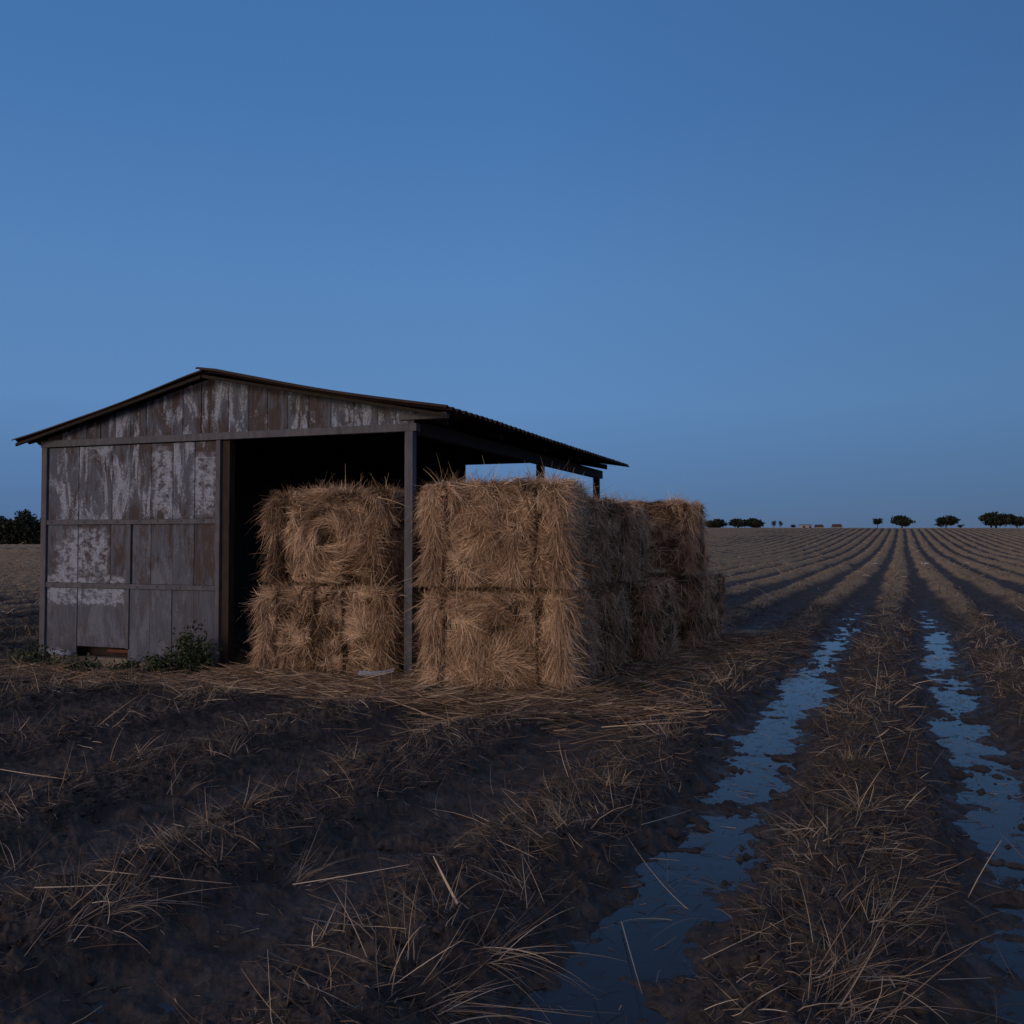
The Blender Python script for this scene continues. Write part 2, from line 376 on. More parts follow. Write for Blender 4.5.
# front wall, five board panels
planks(.06, 2.99, cst(1.985), cst(3.02), 0, .025, fixed=[.62, 1.22, 1.53, 1.9, 2.27, 2.63, 3.0]).build('wall_panel', M_wall, shed)
planks(.06, 1.49, cst(1.095), cst(1.915), 0, .025, fixed=[.62, 1.2, 1.5]).build('wall_panel', M_wall, shed)
planks(1.58, 2.99, cst(1.095), cst(1.915), 0, .025, fixed=[1.9, 2.27, 2.63, 3.0]).build('wall_panel', M_wall, shed)
planks(.06, 1.49, lambda s: .06 if s < .622 else .205, cst(1.025), 0, .025, fixed=[.62, 1.5]).build('wall_panel', M_wall, shed)
planks(1.52, 2.99, lambda s: .03-.02*(s-1.5), cst(1.025), 0, .025, fixed=[1.9, 2.27, 2.63, 3.0]).build('wall_panel', M_wall, shed)
MB().box(.06, 2.99, -.03, .03, 1.917, 1.983).build('batten', M_beam, shed)
MB().box(.06, 2.99, -.032, .03, 1.027, 1.093).build('batten', M_beam, shed)
MB().box(1.50, 1.57, -.022, .03, 1.095, 1.915).build('batten', M_beam, shed)
MB().box(1.50, 1.55, -.020, .003, .2, 1.025).build('batten', M_beam, shed)
MB().box(-.04, .058, -.04, .06, .02, 3.028).build('corner_post', M_beam, shed)
MB().box(2.992, 3.06, -.035, .10, -.05, 3.028).build('door_post', M_beam, shed)
MB().box(3.062, 3.18, .01, .13, -.05, 3.028).build('door_post', M_dark, shed)
MB().box(WID-.055, WID+.055, -.055, .055, -.1, 3.028).build('post', M_beam, shed)
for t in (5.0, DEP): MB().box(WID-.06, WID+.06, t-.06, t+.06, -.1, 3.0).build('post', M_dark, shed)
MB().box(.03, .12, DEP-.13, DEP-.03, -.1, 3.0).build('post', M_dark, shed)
# beams
MB().box(-.05, WID+.10, -.05, .07, 3.03, 3.125).build('lintel_beam', M_beam, shed)
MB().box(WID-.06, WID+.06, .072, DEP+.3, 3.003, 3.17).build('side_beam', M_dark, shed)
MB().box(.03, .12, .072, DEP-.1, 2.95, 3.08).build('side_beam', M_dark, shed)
MB().box(WID-.14, WID+.5, -.045, .05, 3.17, 3.245).build('bracket', M_beam, shed)
nail = None
for z in (1.95, 1.06):
    for s in (.18, .45, .75, 1.05, 1.35, 1.72, 2.05, 2.45, 2.8):
        if nail is None: nail = MB().box(-.008, .008, -.037, -.031, -.008, .008).build('nail_head', M_black, shed, bev=0); k = nail
        else: k = nail.copy(); C.objects.link(k)
        k.location = (s+random.uniform(-.02, .02), 0, z+random.uniform(-.012, .012))
# gable
planks(.02, WID+.05, cst(3.128), lambda s: zroof(s)-.02, .0, .025, w=.29, fixed=[.45, .75, 1.0, 1.27, 1.53, 1.80, 2.09, 2.42, 2.72, 2.86, 3.16, 3.48, 3.77, 4.08, 4.40, 4.73, 5.06, 5.40, 5.65, 5.9, 6]).build('gable_boards', M_gable, shed)
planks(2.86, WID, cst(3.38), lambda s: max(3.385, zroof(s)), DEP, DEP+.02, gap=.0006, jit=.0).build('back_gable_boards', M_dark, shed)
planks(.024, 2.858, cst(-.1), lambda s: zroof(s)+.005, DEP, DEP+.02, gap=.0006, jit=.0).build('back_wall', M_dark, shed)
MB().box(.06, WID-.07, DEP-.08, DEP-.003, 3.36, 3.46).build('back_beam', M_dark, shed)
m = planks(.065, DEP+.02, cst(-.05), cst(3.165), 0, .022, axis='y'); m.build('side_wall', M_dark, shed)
# foundation with a gap showing brick
MB().box(.1, 2.95, .034, .22, -.35, .055).build('foundation', M_conc, shed, bev=.012)
MB().box(1.12, 1.48, .05, .2, .13, .175).build('brick', M_brick, shed, bev=.006)
MB().box(.55, 1.6, .21, .23, .058, .5).build('inner_board', M_dark, shed)
MB().box(.0, .62, .0, .18, -.3, .018).build('foundation_block', M_conc, shed, bev=.015)
# rafters and purlins
for t in (.3, 2.2, 4.2, 6.2, 8.2):
    for a, b in ((-.2, RID-.03), (RID+.03, WID+.35)):
        za, zb = zroof(a)-.02, zroof(b)-.02
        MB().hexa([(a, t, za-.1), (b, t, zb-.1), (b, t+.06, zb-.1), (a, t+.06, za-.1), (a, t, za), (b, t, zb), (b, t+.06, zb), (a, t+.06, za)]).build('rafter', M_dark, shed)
# rake boards along the front edge
for a, b in ((-.33, RID-.04), (RID-.02, WID+.56)):
    za, zb = zroof(a)-.018, zroof(b)-.018; t = -.235
    MB().hexa([(a, t, za-.045), (b, t, zb-.045), (b, t+.03, zb-.045), (a, t+.03, za-.045), (a, t, za), (b, t, zb), (b, t+.03, zb), (a, t+.03, za)]).build('rake_board', M_black, shed)
def roof_sheet(a, b, lift, t0, t1, sag):
    nt_ = int((t1-t0)/.18*10); ns = 12; T = np.linspace(t0, t1, nt_+1); Sx = np.linspace(a, b, ns+1)
    V = []
    ta, tb = np.meshgrid(T, Sx, indexing='ij')
    z = np.vectorize(zroof)(tb)+.024*np.sin(2*np.pi*(ta-t0)/.18)+lift-sag*np.sin(np.pi*(tb-a)/(b-a))
    z += .02*(fbm(ta*.8, tb*.8, 2, 3)-.5)
    edge = .035*(fbm(ta*5.5, ta*0, 2, 8)-.5)*((tb == a)*(1 if a < 0 else 0)+(tb == b)*(1 if b > 4 else 0))
    up = np.stack([(tb+edge).ravel(), ta.ravel(), (z+.012).ravel()], 1); dn = up.copy(); dn[:, 2] -= .010
    n = len(up); i = (np.arange(nt_)[:, None]*(ns+1)+np.arange(ns)[None, :]).ravel(); q = np.stack([i, i+ns+1, i+ns+2, i+1], 1)
    qs = [q[:, ::-1], q+n]
    for row in (np.arange(ns), np.arange(ns)+nt_*(ns+1)): qs.append(np.stack([row, row+1, row+1+n, row+n], 1))
    for cc in (0, ns):
        k = np.arange(nt_)*(ns+1)+cc; qs.append(np.stack([k, k+ns+1, k+ns+1+n, k+n], 1))
    o = mesh_np('roof_sheet', np.concatenate([up, dn]), np.concatenate(qs), M_roof, shed)
    return o
roof_sheet(-.37, RID+.02, .022, -.26, DEP+.25, .035)
roof_sheet(RID-.07, WID+.62, .052, -.30, DEP+.35, .045)

# ------------------------------------------------------------------ bales
def make_bale(label, corner, w_, d_, h_, z0, yaw, seed, nstr, swirl=None, groove=(), fr=1.0, tone=0.0, round_=.17, fringe=0):
    """corner = world x,y of the front right foot; w_ across, d_ deep"""
    global rng
    keep = rng; rng = np.random.default_rng(seed)
    half = np.array([w_, d_, h_])/2
    u = np.array((math.cos(yaw), math.sin(yaw))); v = np.array((-math.sin(yaw), math.cos(yaw)))
    cen = np.array(corner)-u*w_/2+v*d_/2
    def shape(P):
        inner = np.clip(P, -half+round_, half-round_); dv = P-inner; ln = np.linalg.norm(dv, axis=1)[:, None]+1e-9; n = dv/ln
        disp = .12*(n3(P, 2.4, seed)-.5)+.15*(n3(P, 5.5, seed+1)-.5)+.08*(n3(P, 12, seed+2)-.5)-.12*ss(.84, .99, np.abs(P[:, 2])/half[2])
        for gx, gw, gd in groove: disp = disp-gd*np.exp(-((P[:, 0]-gx)/gw)**2)*(np.abs(P[:, 1]) > 0)
        if swirl is not None:
            rs = np.hypot(P[:, 0]-swirl[0], (P[:, 2]-swirl[1])*1.1); disp = disp+np.where(P[:, 1] < -half[1]*.8, .05*np.exp(-(rs/.4)**2)-.09*np.exp(-(rs/.07)**2)+.030*np.cos(rs*34), 0)
        return inner+n*(round_+disp[:, None]), n
    g_ = 22; parts = []
    V = []; Q = []
    for ax in range(3):
        for sg in (-1, 1):
            a, b = [k for k in range(3) if k != ax]; U_, W_ = np.meshgrid(np.linspace(-1, 1, g_+1), np.linspace(-1, 1, g_+1), indexing='ij')
            P = np.zeros((U_.size, 3)); P[:, ax] = sg*half[ax]; P[:, a] = U_.ravel()*half[a]; P[:, b] = W_.ravel()*half[b]
            i = (np.arange(g_)[:, None]*(g_+1)+np.arange(g_)[None, :]).ravel()
            q = np.stack([i, i+g_+1, i+g_+2, i+1], 1)
            if (ax, sg) in ((0, -1), (1, 1), (2, -1)): q = q[:, ::-1]
            Q.append(q+sum(len(x) for x in V)); V.append(shape(P)[0]-0.0)
    V = np.concatenate(V); Q = np.concatenate(Q)
    core = mesh_np('straw_bale', V*[1, 1, 1], Q, M_core, None, {'tint': np.full(len(V), .3)}, smooth=True,
                   loc=(cen[0], cen[1], z0+half[2]), rotz=yaw)
    # strands
    areas = np.array([w_*h_*1.25, w_*h_*.35, d_*h_*1.15, d_*h_*.8, w_*d_*.9])
    pr = areas/areas.sum(); face = rng.choice(5, nstr, p=pr)
    P = (rng.random((nstr, 3))*2-1)*half
    for f, (ax, sg) in enumerate(((1, -1), (1, 1), (0, 1), (0, -1), (2, 1))): P[face == f, ax] = sg*half[ax]
    ez = np.abs(P[:, 2])/half[2]; gate = 1-.8*ss(.86, .97, ez)*(face < 4); gate *= .35+.65*ss(.30, .50, n3(P, 8, seed+9))
    for gx, gw, gd in groove: gate = gate*(1-.85*np.exp(-((P[:, 0]-gx)/(gw*1.2))**2)*(face == 0))
    kp = rng.random(nstr) < gate; P = P[kp]; face = face[kp]; nstr = len(P)
    B, n = shape(P)
    up = np.array([0, 0, 1.]); t1 = np.cross(up, n); l1 = np.linalg.norm(t1, axis=1)[:, None]
    t1 = np.where(l1 < .15, np.array([1., 0, 0]), t1/(l1+1e-9)); t2 = np.cross(n, t1)
    seamw = ss(.80, .95, np.abs(P[:, 2])/half[2])*(face < 4)
    th = (n3(P, 2.2, seed+5)-.5)*9+(n3(P, 6.5, seed+6)-.5)*8+rng.normal(size=nstr)*.5
    corner_v = np.clip((np.abs(n[:, 0])*np.abs(n[:, 1]))*2.2, 0, 1)
    D = np.cos(th)[:, None]*t1+np.sin(th)[:, None]*t2
    hang = np.array([0, 0, -1.])+rng.normal(size=(nstr, 3))*.28+n*.15
    edgew = np.clip(corner_v+np.clip((np.abs(P[:, 0])/half[0]-.80)*4, 0, 1)*(face == 0)*.55, 0, 1)[:, None]
    D = D*(1-edgew)+hang*edgew*1.2
    if swirl is not None:
        dx, dz = P[:, 0]-swirl[0], (P[:, 2]-swirl[1]); rs = np.hypot(dx, dz)
        tan = np.stack([-dz, np.zeros(nstr), dx], 1)/(rs[:, None]+1e-6)+rng.normal(size=(nstr, 3))*.12+np.stack([dx, dx*0, dz], 1)*.15
        ws = (np.exp(-(rs/.62)**4)*(face == 0))[:, None]; D = D*(1-ws)+tan*ws
    D[:, 2] *= 1-.75*seamw
    D /= np.linalg.norm(D, axis=1)[:, None]+1e-9
    Lg = rng.gamma(3, .035, nstr)+.05; Lg = np.clip(Lg, .05, .34)*(1-.45*seamw)
    for gx, gw, gd in groove: Lg = Lg*(1-.5*np.exp(-((P[:, 0]-gx)/(gw*2.5))**2)*(face == 0))
    if swirl is not None: Lg = np.where((ws[:, 0] > .4) & (rs < .3), np.clip(rs*1.1, .05, .3), Lg)
    Wd = rng.uniform(.003, .0075, nstr)
    bend = rng.normal(size=(nstr, 3))*(Lg*.30)[:, None]+n*(rng.exponential(.022, nstr)*fr)[:, None]-np.array([0, 0, 1.])*(Lg**2*.3)[:, None]
    nb_ = np.sum(bend*n, 1); bend = bend-n*(np.where(nb_ < 0, nb_, nb_*.45))[:, None]
    if swirl is not None: bend = bend-np.stack([dx, dx*0, dz], 1)/(rs[:, None]+.05)*(ws[:, 0]*Lg**2*.9)[:, None]
    wild = rng.random(nstr) < .035; bend[wild] += n[wild]*rng.uniform(.03, .16, (wild.sum(), 1))*fr
    clump = n3(P, 8, seed+9); B = B+n*(.004+.022*rng.random(nstr)*clump)[:, None]
    tint = np.clip(.50+tone+(n3(P, 3, seed+12)-.5)*.5+(clump-.5)*.95-.5*ss(.84, 1, np.abs(P[:, 2])/half[2])*(face < 4)+rng.normal(size=nstr)*.23, 0, 1)  # seam shading put in the tint: strands darken towards top and bottom edges
    for gx, gw, gd in groove: tint = tint-.55*np.exp(-((P[:, 0]-gx)/(gw*1.3))**2)*(face == 0)  # crease shade painted into the strand tint along each groove
    if swirl is not None: tint = tint+ws[:, 0]*(.16*np.cos(rs*34)-.5*np.exp(-(rs/.06)**2))
    tint = np.clip(tint+.05, .02, 1)
    one = ribbons(B, D, Lg, Wd, bend, tint)
    zc = one[0][:, 2]; nper = len(zc)//nstr; stay = np.repeat((rng.random(nstr) < .93) & (face < 4), nper)
    xs_ = one[0][:, 0]; lim = half[2]-.005-.035*n2(xs_*3.1, one[0][:, 1]*3.1, seed+40)-.02*n2(xs_*11, one[0][:, 1]*11, seed+41); zc[:] = np.where(stay, np.clip(zc, -lim, lim), zc)
    sel = np.repeat((face == 0) & (rng.random(nstr) < .80), nper)
    for gx, gw, gd in groove:
        sg_ = np.repeat(np.sign(P[:, 0]-gx), nper); gxx = gx+.10*(n2(zc*2.3, zc*0+gx, seed+44)-.5)+.03*(n2(zc*9, zc*0+gx, seed+45)-.5); xn = np.where(sg_ > 0, np.maximum(xs_, gxx+.012), np.minimum(xs_, gxx-.012)); one[0][:, 0] = np.where(sel, xn, one[0][:, 0])
    if z0 > .5: zc[:] = np.maximum(zc, -lim-.02)
    parts = [one]
    if fringe:   # loose tails hanging at the edges and standing up from the top
        m_ = fringe; P = (rng.random((m_, 3))*2-1)*half; e = rng.random(m_)
        P[:, 0] = np.where(e < .5, np.where(rng.random(m_) < .72, 1, -1)*half[0]*rng.uniform(.82, 1, m_), P[:, 0])
        P[:, 1] = np.where(e < .8, -half[1], P[:, 1]); P[:, 2] = np.where(e > .72, half[2], P[:, 2])
        B, n = shape(P); D = n*.45+rng.normal(size=(m_, 3))*.45+np.array([.15, -.1, -.55])*(e < .72)[:, None]
        D /= np.linalg.norm(D, axis=1)[:, None]; Lg = rng.uniform(.12, .42, m_)
        bend = -np.array([0, 0, 1.])*(rng.uniform(.0, .16, m_))[:, None]+rng.normal(size=(m_, 3))*.03
        parts.append(ribbons(B, D, Lg, rng.uniform(.003, .007, m_), bend, np.clip(rng.normal(.62, .2, m_), 0, 1)))
    Vs, Qs, Ts = join(parts)
    lo = -half[2]-.02 ; Vs[:, 2] = np.maximum(Vs[:, 2], lo+ (0 if z0 < .5 else -.2))
    # one mesh: the core and its straw
    me = core.data; bpy.data.objects.remove(core)
    nV = len(V); allV = np.concatenate([V, Vs]); allQ = np.concatenate([Q, Qs+nV]); allT = np.concatenate([np.full(nV, .2), Ts])
    o = mesh_np('straw_bale', allV, allQ, M_core, None, {'tint': allT}, smooth=True, loc=(cen[0], cen[1], z0+half[2]), rotz=yaw)
    o.data.materials.append(M_bale); mi = np.zeros(len(allQ), np.int32); mi[len(Q):] = 1; o.data.polygons.foreach_set('material_index', mi)
    tag(o, label, 'straw bale', 'straw bales stacked in and beside the shed')
    rng = keep
    return o
Z0 = -.05; HB = 1.22
ya = UA
make_bale('straw bale on the ground inside the open bay, bottom of the leftmost stack', (-1.50, 11.28), 1.74, 1.25, HB, Z0, -.22, 11, 80000, groove=((-.58, .03, .09), (-.05, .05, .05), (.30, .04, .05)), fringe=600)
make_bale('straw bale with a coiled swirl on its face, top of the leftmost stack', (-1.62, 11.36), 1.48, 1.2, HB+.02, Z0+HB-.035, -.24, 12, 76000, swirl=(.10, .0), groove=((-.50, .03, .08),), fringe=600, tone=-.03)
make_bale('narrow glimpse of a straw bale behind the front post, beside the coiled bale', (.05, 11.95), 1.72, 1.1, HB, Z0+HB-.04, -.34, 13, 14000, round_=.28, fringe=300)
make_bale('shaded straw bale low behind the front post, in the dark gap between stacks', (.10, 12.2), 1.6, 1.1, HB, Z0, -.34, 14, 9000, fringe=300, tone=-.1)
make_bale('straw bale right of the front post, bottom of the nearest stack', (.62, 10.12), 1.68, 1.12, HB, Z0-.02, -.30, 15, 95000, groove=((-.60, .03, .10), (.50, .03, .09)), fringe=1500, tone=.08)
make_bale('straw bale right of the front post, top of the nearest stack', (.58, 10.16), 1.64, 1.12, HB+.06, Z0+HB-.03, -.31, 16, 95000, groove=((-.58, .03, .11), (.47, .03, .12)), fringe=1000, tone=.05)
make_bale('shaded lower straw bale, second from the front along the open side', (1.22, 11.55), 1.7, 1.2, HB, Z0, ya+.05, 17, 26000, fringe=700, tone=-.05)
make_bale('shaded upper straw bale, second from the front along the open side', (1.10, 11.6), 1.7, 1.15, HB-.08, Z0+HB-.04, ya-.05, 18, 26000, fringe=600, tone=-.05)
make_bale('lower straw bale, third from the front along the open side', (1.98, 13.05), 1.7, 1.15, HB, Z0, ya-.10, 19, 22000, fringe=500)
make_bale('upper straw bale, third from the front along the open side', (1.74, 13.05), 1.7, 1.1, HB-.12, Z0+HB-.04, ya+.08, 20, 22000, fringe=500)
make_bale('lower straw bale, fourth from the front, jutting out to the right', (2.92, 14.6), 1.75, 1.25, HB, Z0, ya+.02, 21, 22000, fringe=500)
make_bale('upper straw bale at the far end of the side row, topmost beside the open field', (2.90, 14.6), 1.75, 1.2, HB+.03, Z0+HB-.04, ya+.06, 22, 26000, fringe=500, tone=.06, round_=.26)
make_bale('single low straw bale at the far end of the side row, with none on top', (3.42, 16.1), 1.75, 1.25, HB, Z0, ya-.08, 23, 12000, fringe=400)

# ------------------------------------------------------------------ straw and stubble on the ground (uncountable)
def scatter_fan(n, r0, r1, half=40):
    r = np.sqrt(rng.random(n)*(r1*r1-r0*r0)+r0*r0); a = np.radians(rng.uniform(-half, half, n)); return r*np.sin(a), r*np.cos(a)
def stubble(n, r0, r1, wd, lg, keep, patch=.5):
    x, y = scatter_fan(n, r0, r1); h, c, yd, q, k = ground(x, y)
    dens = np.clip((c+.05)*1.15, 0.03, 1)*(.25+1.5*ss(.38, .68, fbm(x*1.4, y*1.4, 3, 61)))*(1-.8*yd)
    ok = rng.random(n) < dens*keep; ok &= (h > WATER-.01)
    x, y, h = x[ok], y[ok], h[ok]; m = len(x)
    azc = fbm(x*.9, y*.9, 2, 71)*14+rng.normal(size=m)*.8
    elv = np.clip(rng.normal(.35, .42, m), -.05, 1.45)
    D = np.stack([np.cos(azc)*np.cos(elv), np.sin(azc)*np.cos(elv), np.sin(elv)], 1)
    Lg = lg*rng.gamma(3, .33, m); Lg = np.minimum(Lg, lg*2.6)
    bend = rng.normal(size=(m, 3))*(Lg*.22)[:, None]; bend[:, 2] -= np.abs(rng.normal(size=m))*Lg*.25
    tint = np.clip(.40+(fbm(x*2, y*2, 2, 81)-.5)*.7+rng.normal(size=m)*.22, 0, 1)
    return ribbons(np.stack([x, y, h-.008], 1), D, Lg, wd*rng.uniform(.6, 1.5, m), bend, tint)
parts = [stubble(52000, 2.0, 8, .0032, .13, .9), stubble(90000, 8, 20, .0065, .15, .8), stubble(110000, 20, 60, .016, .16, .8), stubble(90000, 60, 190, .05, .19, .8)]
# fine litter lying flat
x, y = scatter_fan(60000, 2.0, 16); h, c, yd, q, k = ground(x, y); ok = (h > WATER-.05) & (rng.random(len(x)) < .22+.65*(c > .1)+yd); x, y, h = x[ok], y[ok], np.maximum(h[ok], WATER+.001); m = len(x)
a = rng.uniform(0, 6.28, m); D = np.stack([np.cos(a), np.sin(a), rng.normal(0, .14, m)], 1); Lg = rng.uniform(.03, .16, m)
parts.append(ribbons(np.stack([x, y, h+.006], 1), D, Lg, rng.uniform(.002, .0045, m)*(.7+y*.06), rng.normal(size=(m, 3))*(Lg*.15)[:, None], np.clip(rng.normal(.3, .2, m), 0, 1), seg=2))
V, Q, T = join(parts)
tag(mesh_np('stubble', V, Q, M_stub, None, {'tint': T}), 'broken brown stubble and straw litter standing along the muddy rows', 'stubble', kind='stuff')
# tufts: fans of long dry stalks in the foreground
parts = []
def tuft(x, y, n, lg, spread, az=None, wd=.004, tone=.6, tilt=.6):
    h = ground(np.full(1, x), np.full(1, y))[0][0]; m = n
    a = rng.uniform(0, 6.28, m) if az is None else rng.normal(az, spread, m)
    e = np.clip(rng.normal(tilt, .35, m), .02, 1.5)
    D = np.stack([np.cos(a)*np.cos(e), np.sin(a)*np.cos(e), np.sin(e)], 1); Lg = lg*rng.uniform(.35, 1.15, m)
    P = np.stack([x+rng.normal(0, .05, m), y+rng.normal(0, .05, m), np.full(m, h-.01)], 1)
    b = rng.normal(size=(m, 3))*(Lg*.12)[:, None]; b[:, 2] -= Lg*rng.uniform(.0, .45, m)
    parts.append(ribbons(P, D, Lg, wd*rng.uniform(.6, 1.4, m), b, np.clip(rng.normal(tone, .18, m), 0, 1), seg=6, taper=.15))
def gp(px, py): Y_ = F*EYE/(py-HY); return at(px, Y_), Y_
for px, py, n, lg, az, tilt in ((395, 985, 34, .42, None, 1.1), (440, 935, 26, .33, None, .9), (300, 870, 60, .42, .35, .35), (110, 925, 60, .50, .5, .4), (60, 945, 30, .4, .9, .3),
        (840, 985, 60, .45, .4, .5), (870, 930, 60, .35, .2, .5), (820, 1015, 40, .5, .3, .4), (860, 830, 60, .36, None, .7), (850, 770, 50, .33, None, .8), (880, 700, 40, .3, None, .8),
        (560, 850, 40, .28, None, .7), (610, 800, 50, .28, None, .7), (670, 745, 50, .28, None, .8), (720, 690, 50, .28, None, .8), (520, 900, 40, .3, 2.6, .5), (480, 960, 50, .5, .1, .15), (430, 1010, 40, .55, .1, .12),
        (250, 820, 40, .3, .2, .4), (180, 790, 20, .35, 1.0, .7), (230, 760, 16, .4, 1.8, 1.0), (350, 770, 30, .3, None, .5), (430, 740, 30, .25, None, .6), (700, 900, 16, .5, 2.8, .1), (330, 940, 30, .3, .2, .3),
        (20, 860, 40, .3, None, .5), (150, 850, 36, .28, .3, .4), (1000, 680, 60, .35, None, .8), (960, 640, 40, .3, None, .8), (90, 700, 60, .3, None, .8), (60, 690, 50, .32, None, .9), (30, 700, 40, .3, None, .8)):
    x, y = gp(px, py); tuft(x, y, n, lg, .8, az, wd=.0034 if py > 820 else .005, tilt=tilt, tone=.55 if py > 760 else .5)
for _ in range(90):
    px = random.uniform(0, 250); x, y = gp(px, random.uniform(664, 700)); tuft(x, y, random.randint(10, 22), random.uniform(.18, .38), .8, None, wd=.0055, tilt=random.uniform(.5, 1.1), tone=random.uniform(.2, .5))
# tufts along every near ridge
for _ in range(420):
    r = math.sqrt(random.uniform(6, 500)); an = R(random.uniform(-36, 36)); x, y = r*math.sin(an), r*math.cos(an); h, c, yd, q, k = ground(np.array([x]), np.array([y]), False)
    if c[0] > .25 and yd[0] < .4: tuft(x, y, random.randint(10, 26), random.uniform(.16, .34), .8, None, wd=.003+.0004*r, tilt=random.uniform(.3, .9), tone=random.uniform(.35, .6))
# single long stalks lying across
for x0, y0, x1, y1 in ((100, 895, 235, 892), (295, 882, 410, 884), (600, 812, 690, 803), (640, 830, 690, 802), (40, 915, 120, 912), (700, 955, 790, 935), (860, 1000, 985, 968), (620, 905, 640, 980), (0, 780, 70, 800), (30, 700, 160, 690), (458, 935, 420, 858)):
    a_, b_ = gp(x0, y0), gp(x1, y1)
    if x1 == 420: b_ = (a_[0]-.11, a_[1]+.08)
    za = ground(np.array([a_[0]]), np.array([a_[1]]))[0][0]+.05; zb = ground(np.array([b_[0]]), np.array([b_[1]]))[0][0]+(.2 if x1 == 420 else .05)
    P = np.array([[a_[0], a_[1], za]]); E = np.array([[b_[0], b_[1], zb]]); Lg = np.linalg.norm(E-P, axis=1)
    parts.append(ribbons(P, (E-P)/Lg, Lg, np.array([.012 if x1 == 420 else .0045]), np.array([[0, 0, .01]]), np.array([.85]), seg=6, taper=.3))
V, Q, T = join(parts)
tag(mesh_np('dry_stalks', V, Q, M_stub, None, {'tint': T}), 'long pale dry stalks in loose tufts on the mud rows', 'dry stalks', kind='stuff')
# loose straw mat in front of the bales and along their side
parts = []
def mat(n, sx, tx, az, sp, lg, wd=.0075, zup=.03, tone=.5):
    s = rng.uniform(sx[0], sx[1], n); t = rng.normal((tx[0]+tx[1])/2, (tx[1]-tx[0])/2.6, n)
    x = SO[0]+s*U[0]+t*Vv[0]; y = SO[1]+s*U[1]+t*Vv[1]; k_ = fbm(s*.9, t*2.5, 3, 91); ok = rng.random(n) < ss(.33, .58, k_); x, y, s = x[ok], y[ok], s[ok]; m = len(x)
    h = ground(x, y)[0]; a = az+rng.normal(0, sp, m)+(rng.random(m) < .5)*math.pi
    D = np.stack([np.cos(a), np.sin(a), rng.normal(.03, .12, m)], 1); Lg = rng.uniform(.3, 1.6, m)*lg
    P = np.stack([x, y, np.maximum(h, -.06)+rng.random(m)*zup], 1)-D*(Lg*.5)[:, None]; P[:, 2] = np.maximum(P[:, 2], h+.003)
    b = rng.normal(size=(m, 3))*(Lg*.10)[:, None]; b[:, 2] = -np.abs(b[:, 2])*.3
    parts.append(ribbons(P, D, Lg, wd*rng.uniform(.5, 1.6, m), b, np.clip(rng.normal(tone, .30, m), 0, 1), seg=3))
mat(6500, (-1.0, 8.6), (-1.45, -.55), UA+.1, .30, .5, zup=.05, tone=.52)
mat(6000, (2.8, 8.2), (-.7, -.15), UA, .4, .45, zup=.07, tone=.55)
mat(3000, (-3, 3.2), (-1.9, -.7), UA+.3, .6, .4, zup=.04, tone=.42)
mat(3500, (6.5, 9.5), (-2.2, -.6), .5, .5, .45, tone=.45)
mat(2500, (7.7, 8.9), (0, 2.5), .6, .8, .35, tone=.40)
mat(2500, (8.6, 10.2), (3, 6.5), .6, .8, .35, tone=.40)
V, Q, T = join(parts)
tag(mesh_np('loose_straw', V, Q, M_loose, None, {'tint': T}), 'mat of loose brown straw strewn at the foot of the bales and shed', 'loose straw', kind='stuff')
# mud clods
def clods(n, r0, r1, size):
    x, y = scatter_fan(n, r0, r1); h, c, yd, q, k = ground(x, y); ok = (rng.random(n) < .04+.9*ss(-.5, .5, c)*(1-.7*yd)); x, y, h = x[ok], y[ok], h[ok]; m = len(x)
    ico = []; f = (1+5**.5)/2
    for a, b in ((-1, f), (1, f), (-1, -f), (1, -f)): ico.append((a, b, 0))
    for a, b in ((-1, f), (1, f), (-1, -f), (1, -f)): ico.append((0, a, b))
    for a, b in ((f, -1), (f, 1), (-f, -1), (-f, 1)): ico.append((a, 0, b))
    fc = np.array([(0, 11, 5), (0, 5, 1), (0, 1, 7), (0, 7, 10), (0, 10, 11), (1, 5, 9), (5, 11, 4), (11, 10, 2), (10, 7, 6), (7, 1, 8), (3, 9, 4), (3, 4, 2), (3, 2, 6), (3, 6, 8), (3, 8, 9), (4, 9, 5), (2, 4, 11), (6, 2, 10), (8, 6, 7), (9, 8, 1)])
    ico = np.array(ico)/1.9; sz = size*np.minimum(rng.gamma(2.2, .4, m), 1.6)
    V = ico[None]*(1+rng.normal(size=(m, 12, 1))*.34)*sz[:, None, None]*np.array([1, 1, .55])*rng.uniform(.7, 1.3, (m, 1, 3))
    V = V+np.stack([x, y, h-sz*.15], 1)[:, None, :]
    return V.reshape(-1, 3), (fc[None]+np.arange(m)[:, None, None]*12).reshape(-1, 3), np.repeat(0, m*12)
V, Q, T = join([clods(16000, 1.8, 8, .017), clods(14000, 8, 24, .026)])
g = NT('mud_clods'); co = g.coord(); n = g.noise(co, 25, 4, .7); g.color(g.ramp(n, [(.3, (.022, .018, .016)), (.7, (.070, .058, .052))])); g.rough(.8); g.bump(n, .8, .02)
tag(mesh_np('mud_clods', V, Q, g.m, None, {'tint': T}, smooth=False), 'crumbled dark mud clods along the ridges and in the puddles', 'mud clods', kind='stuff')

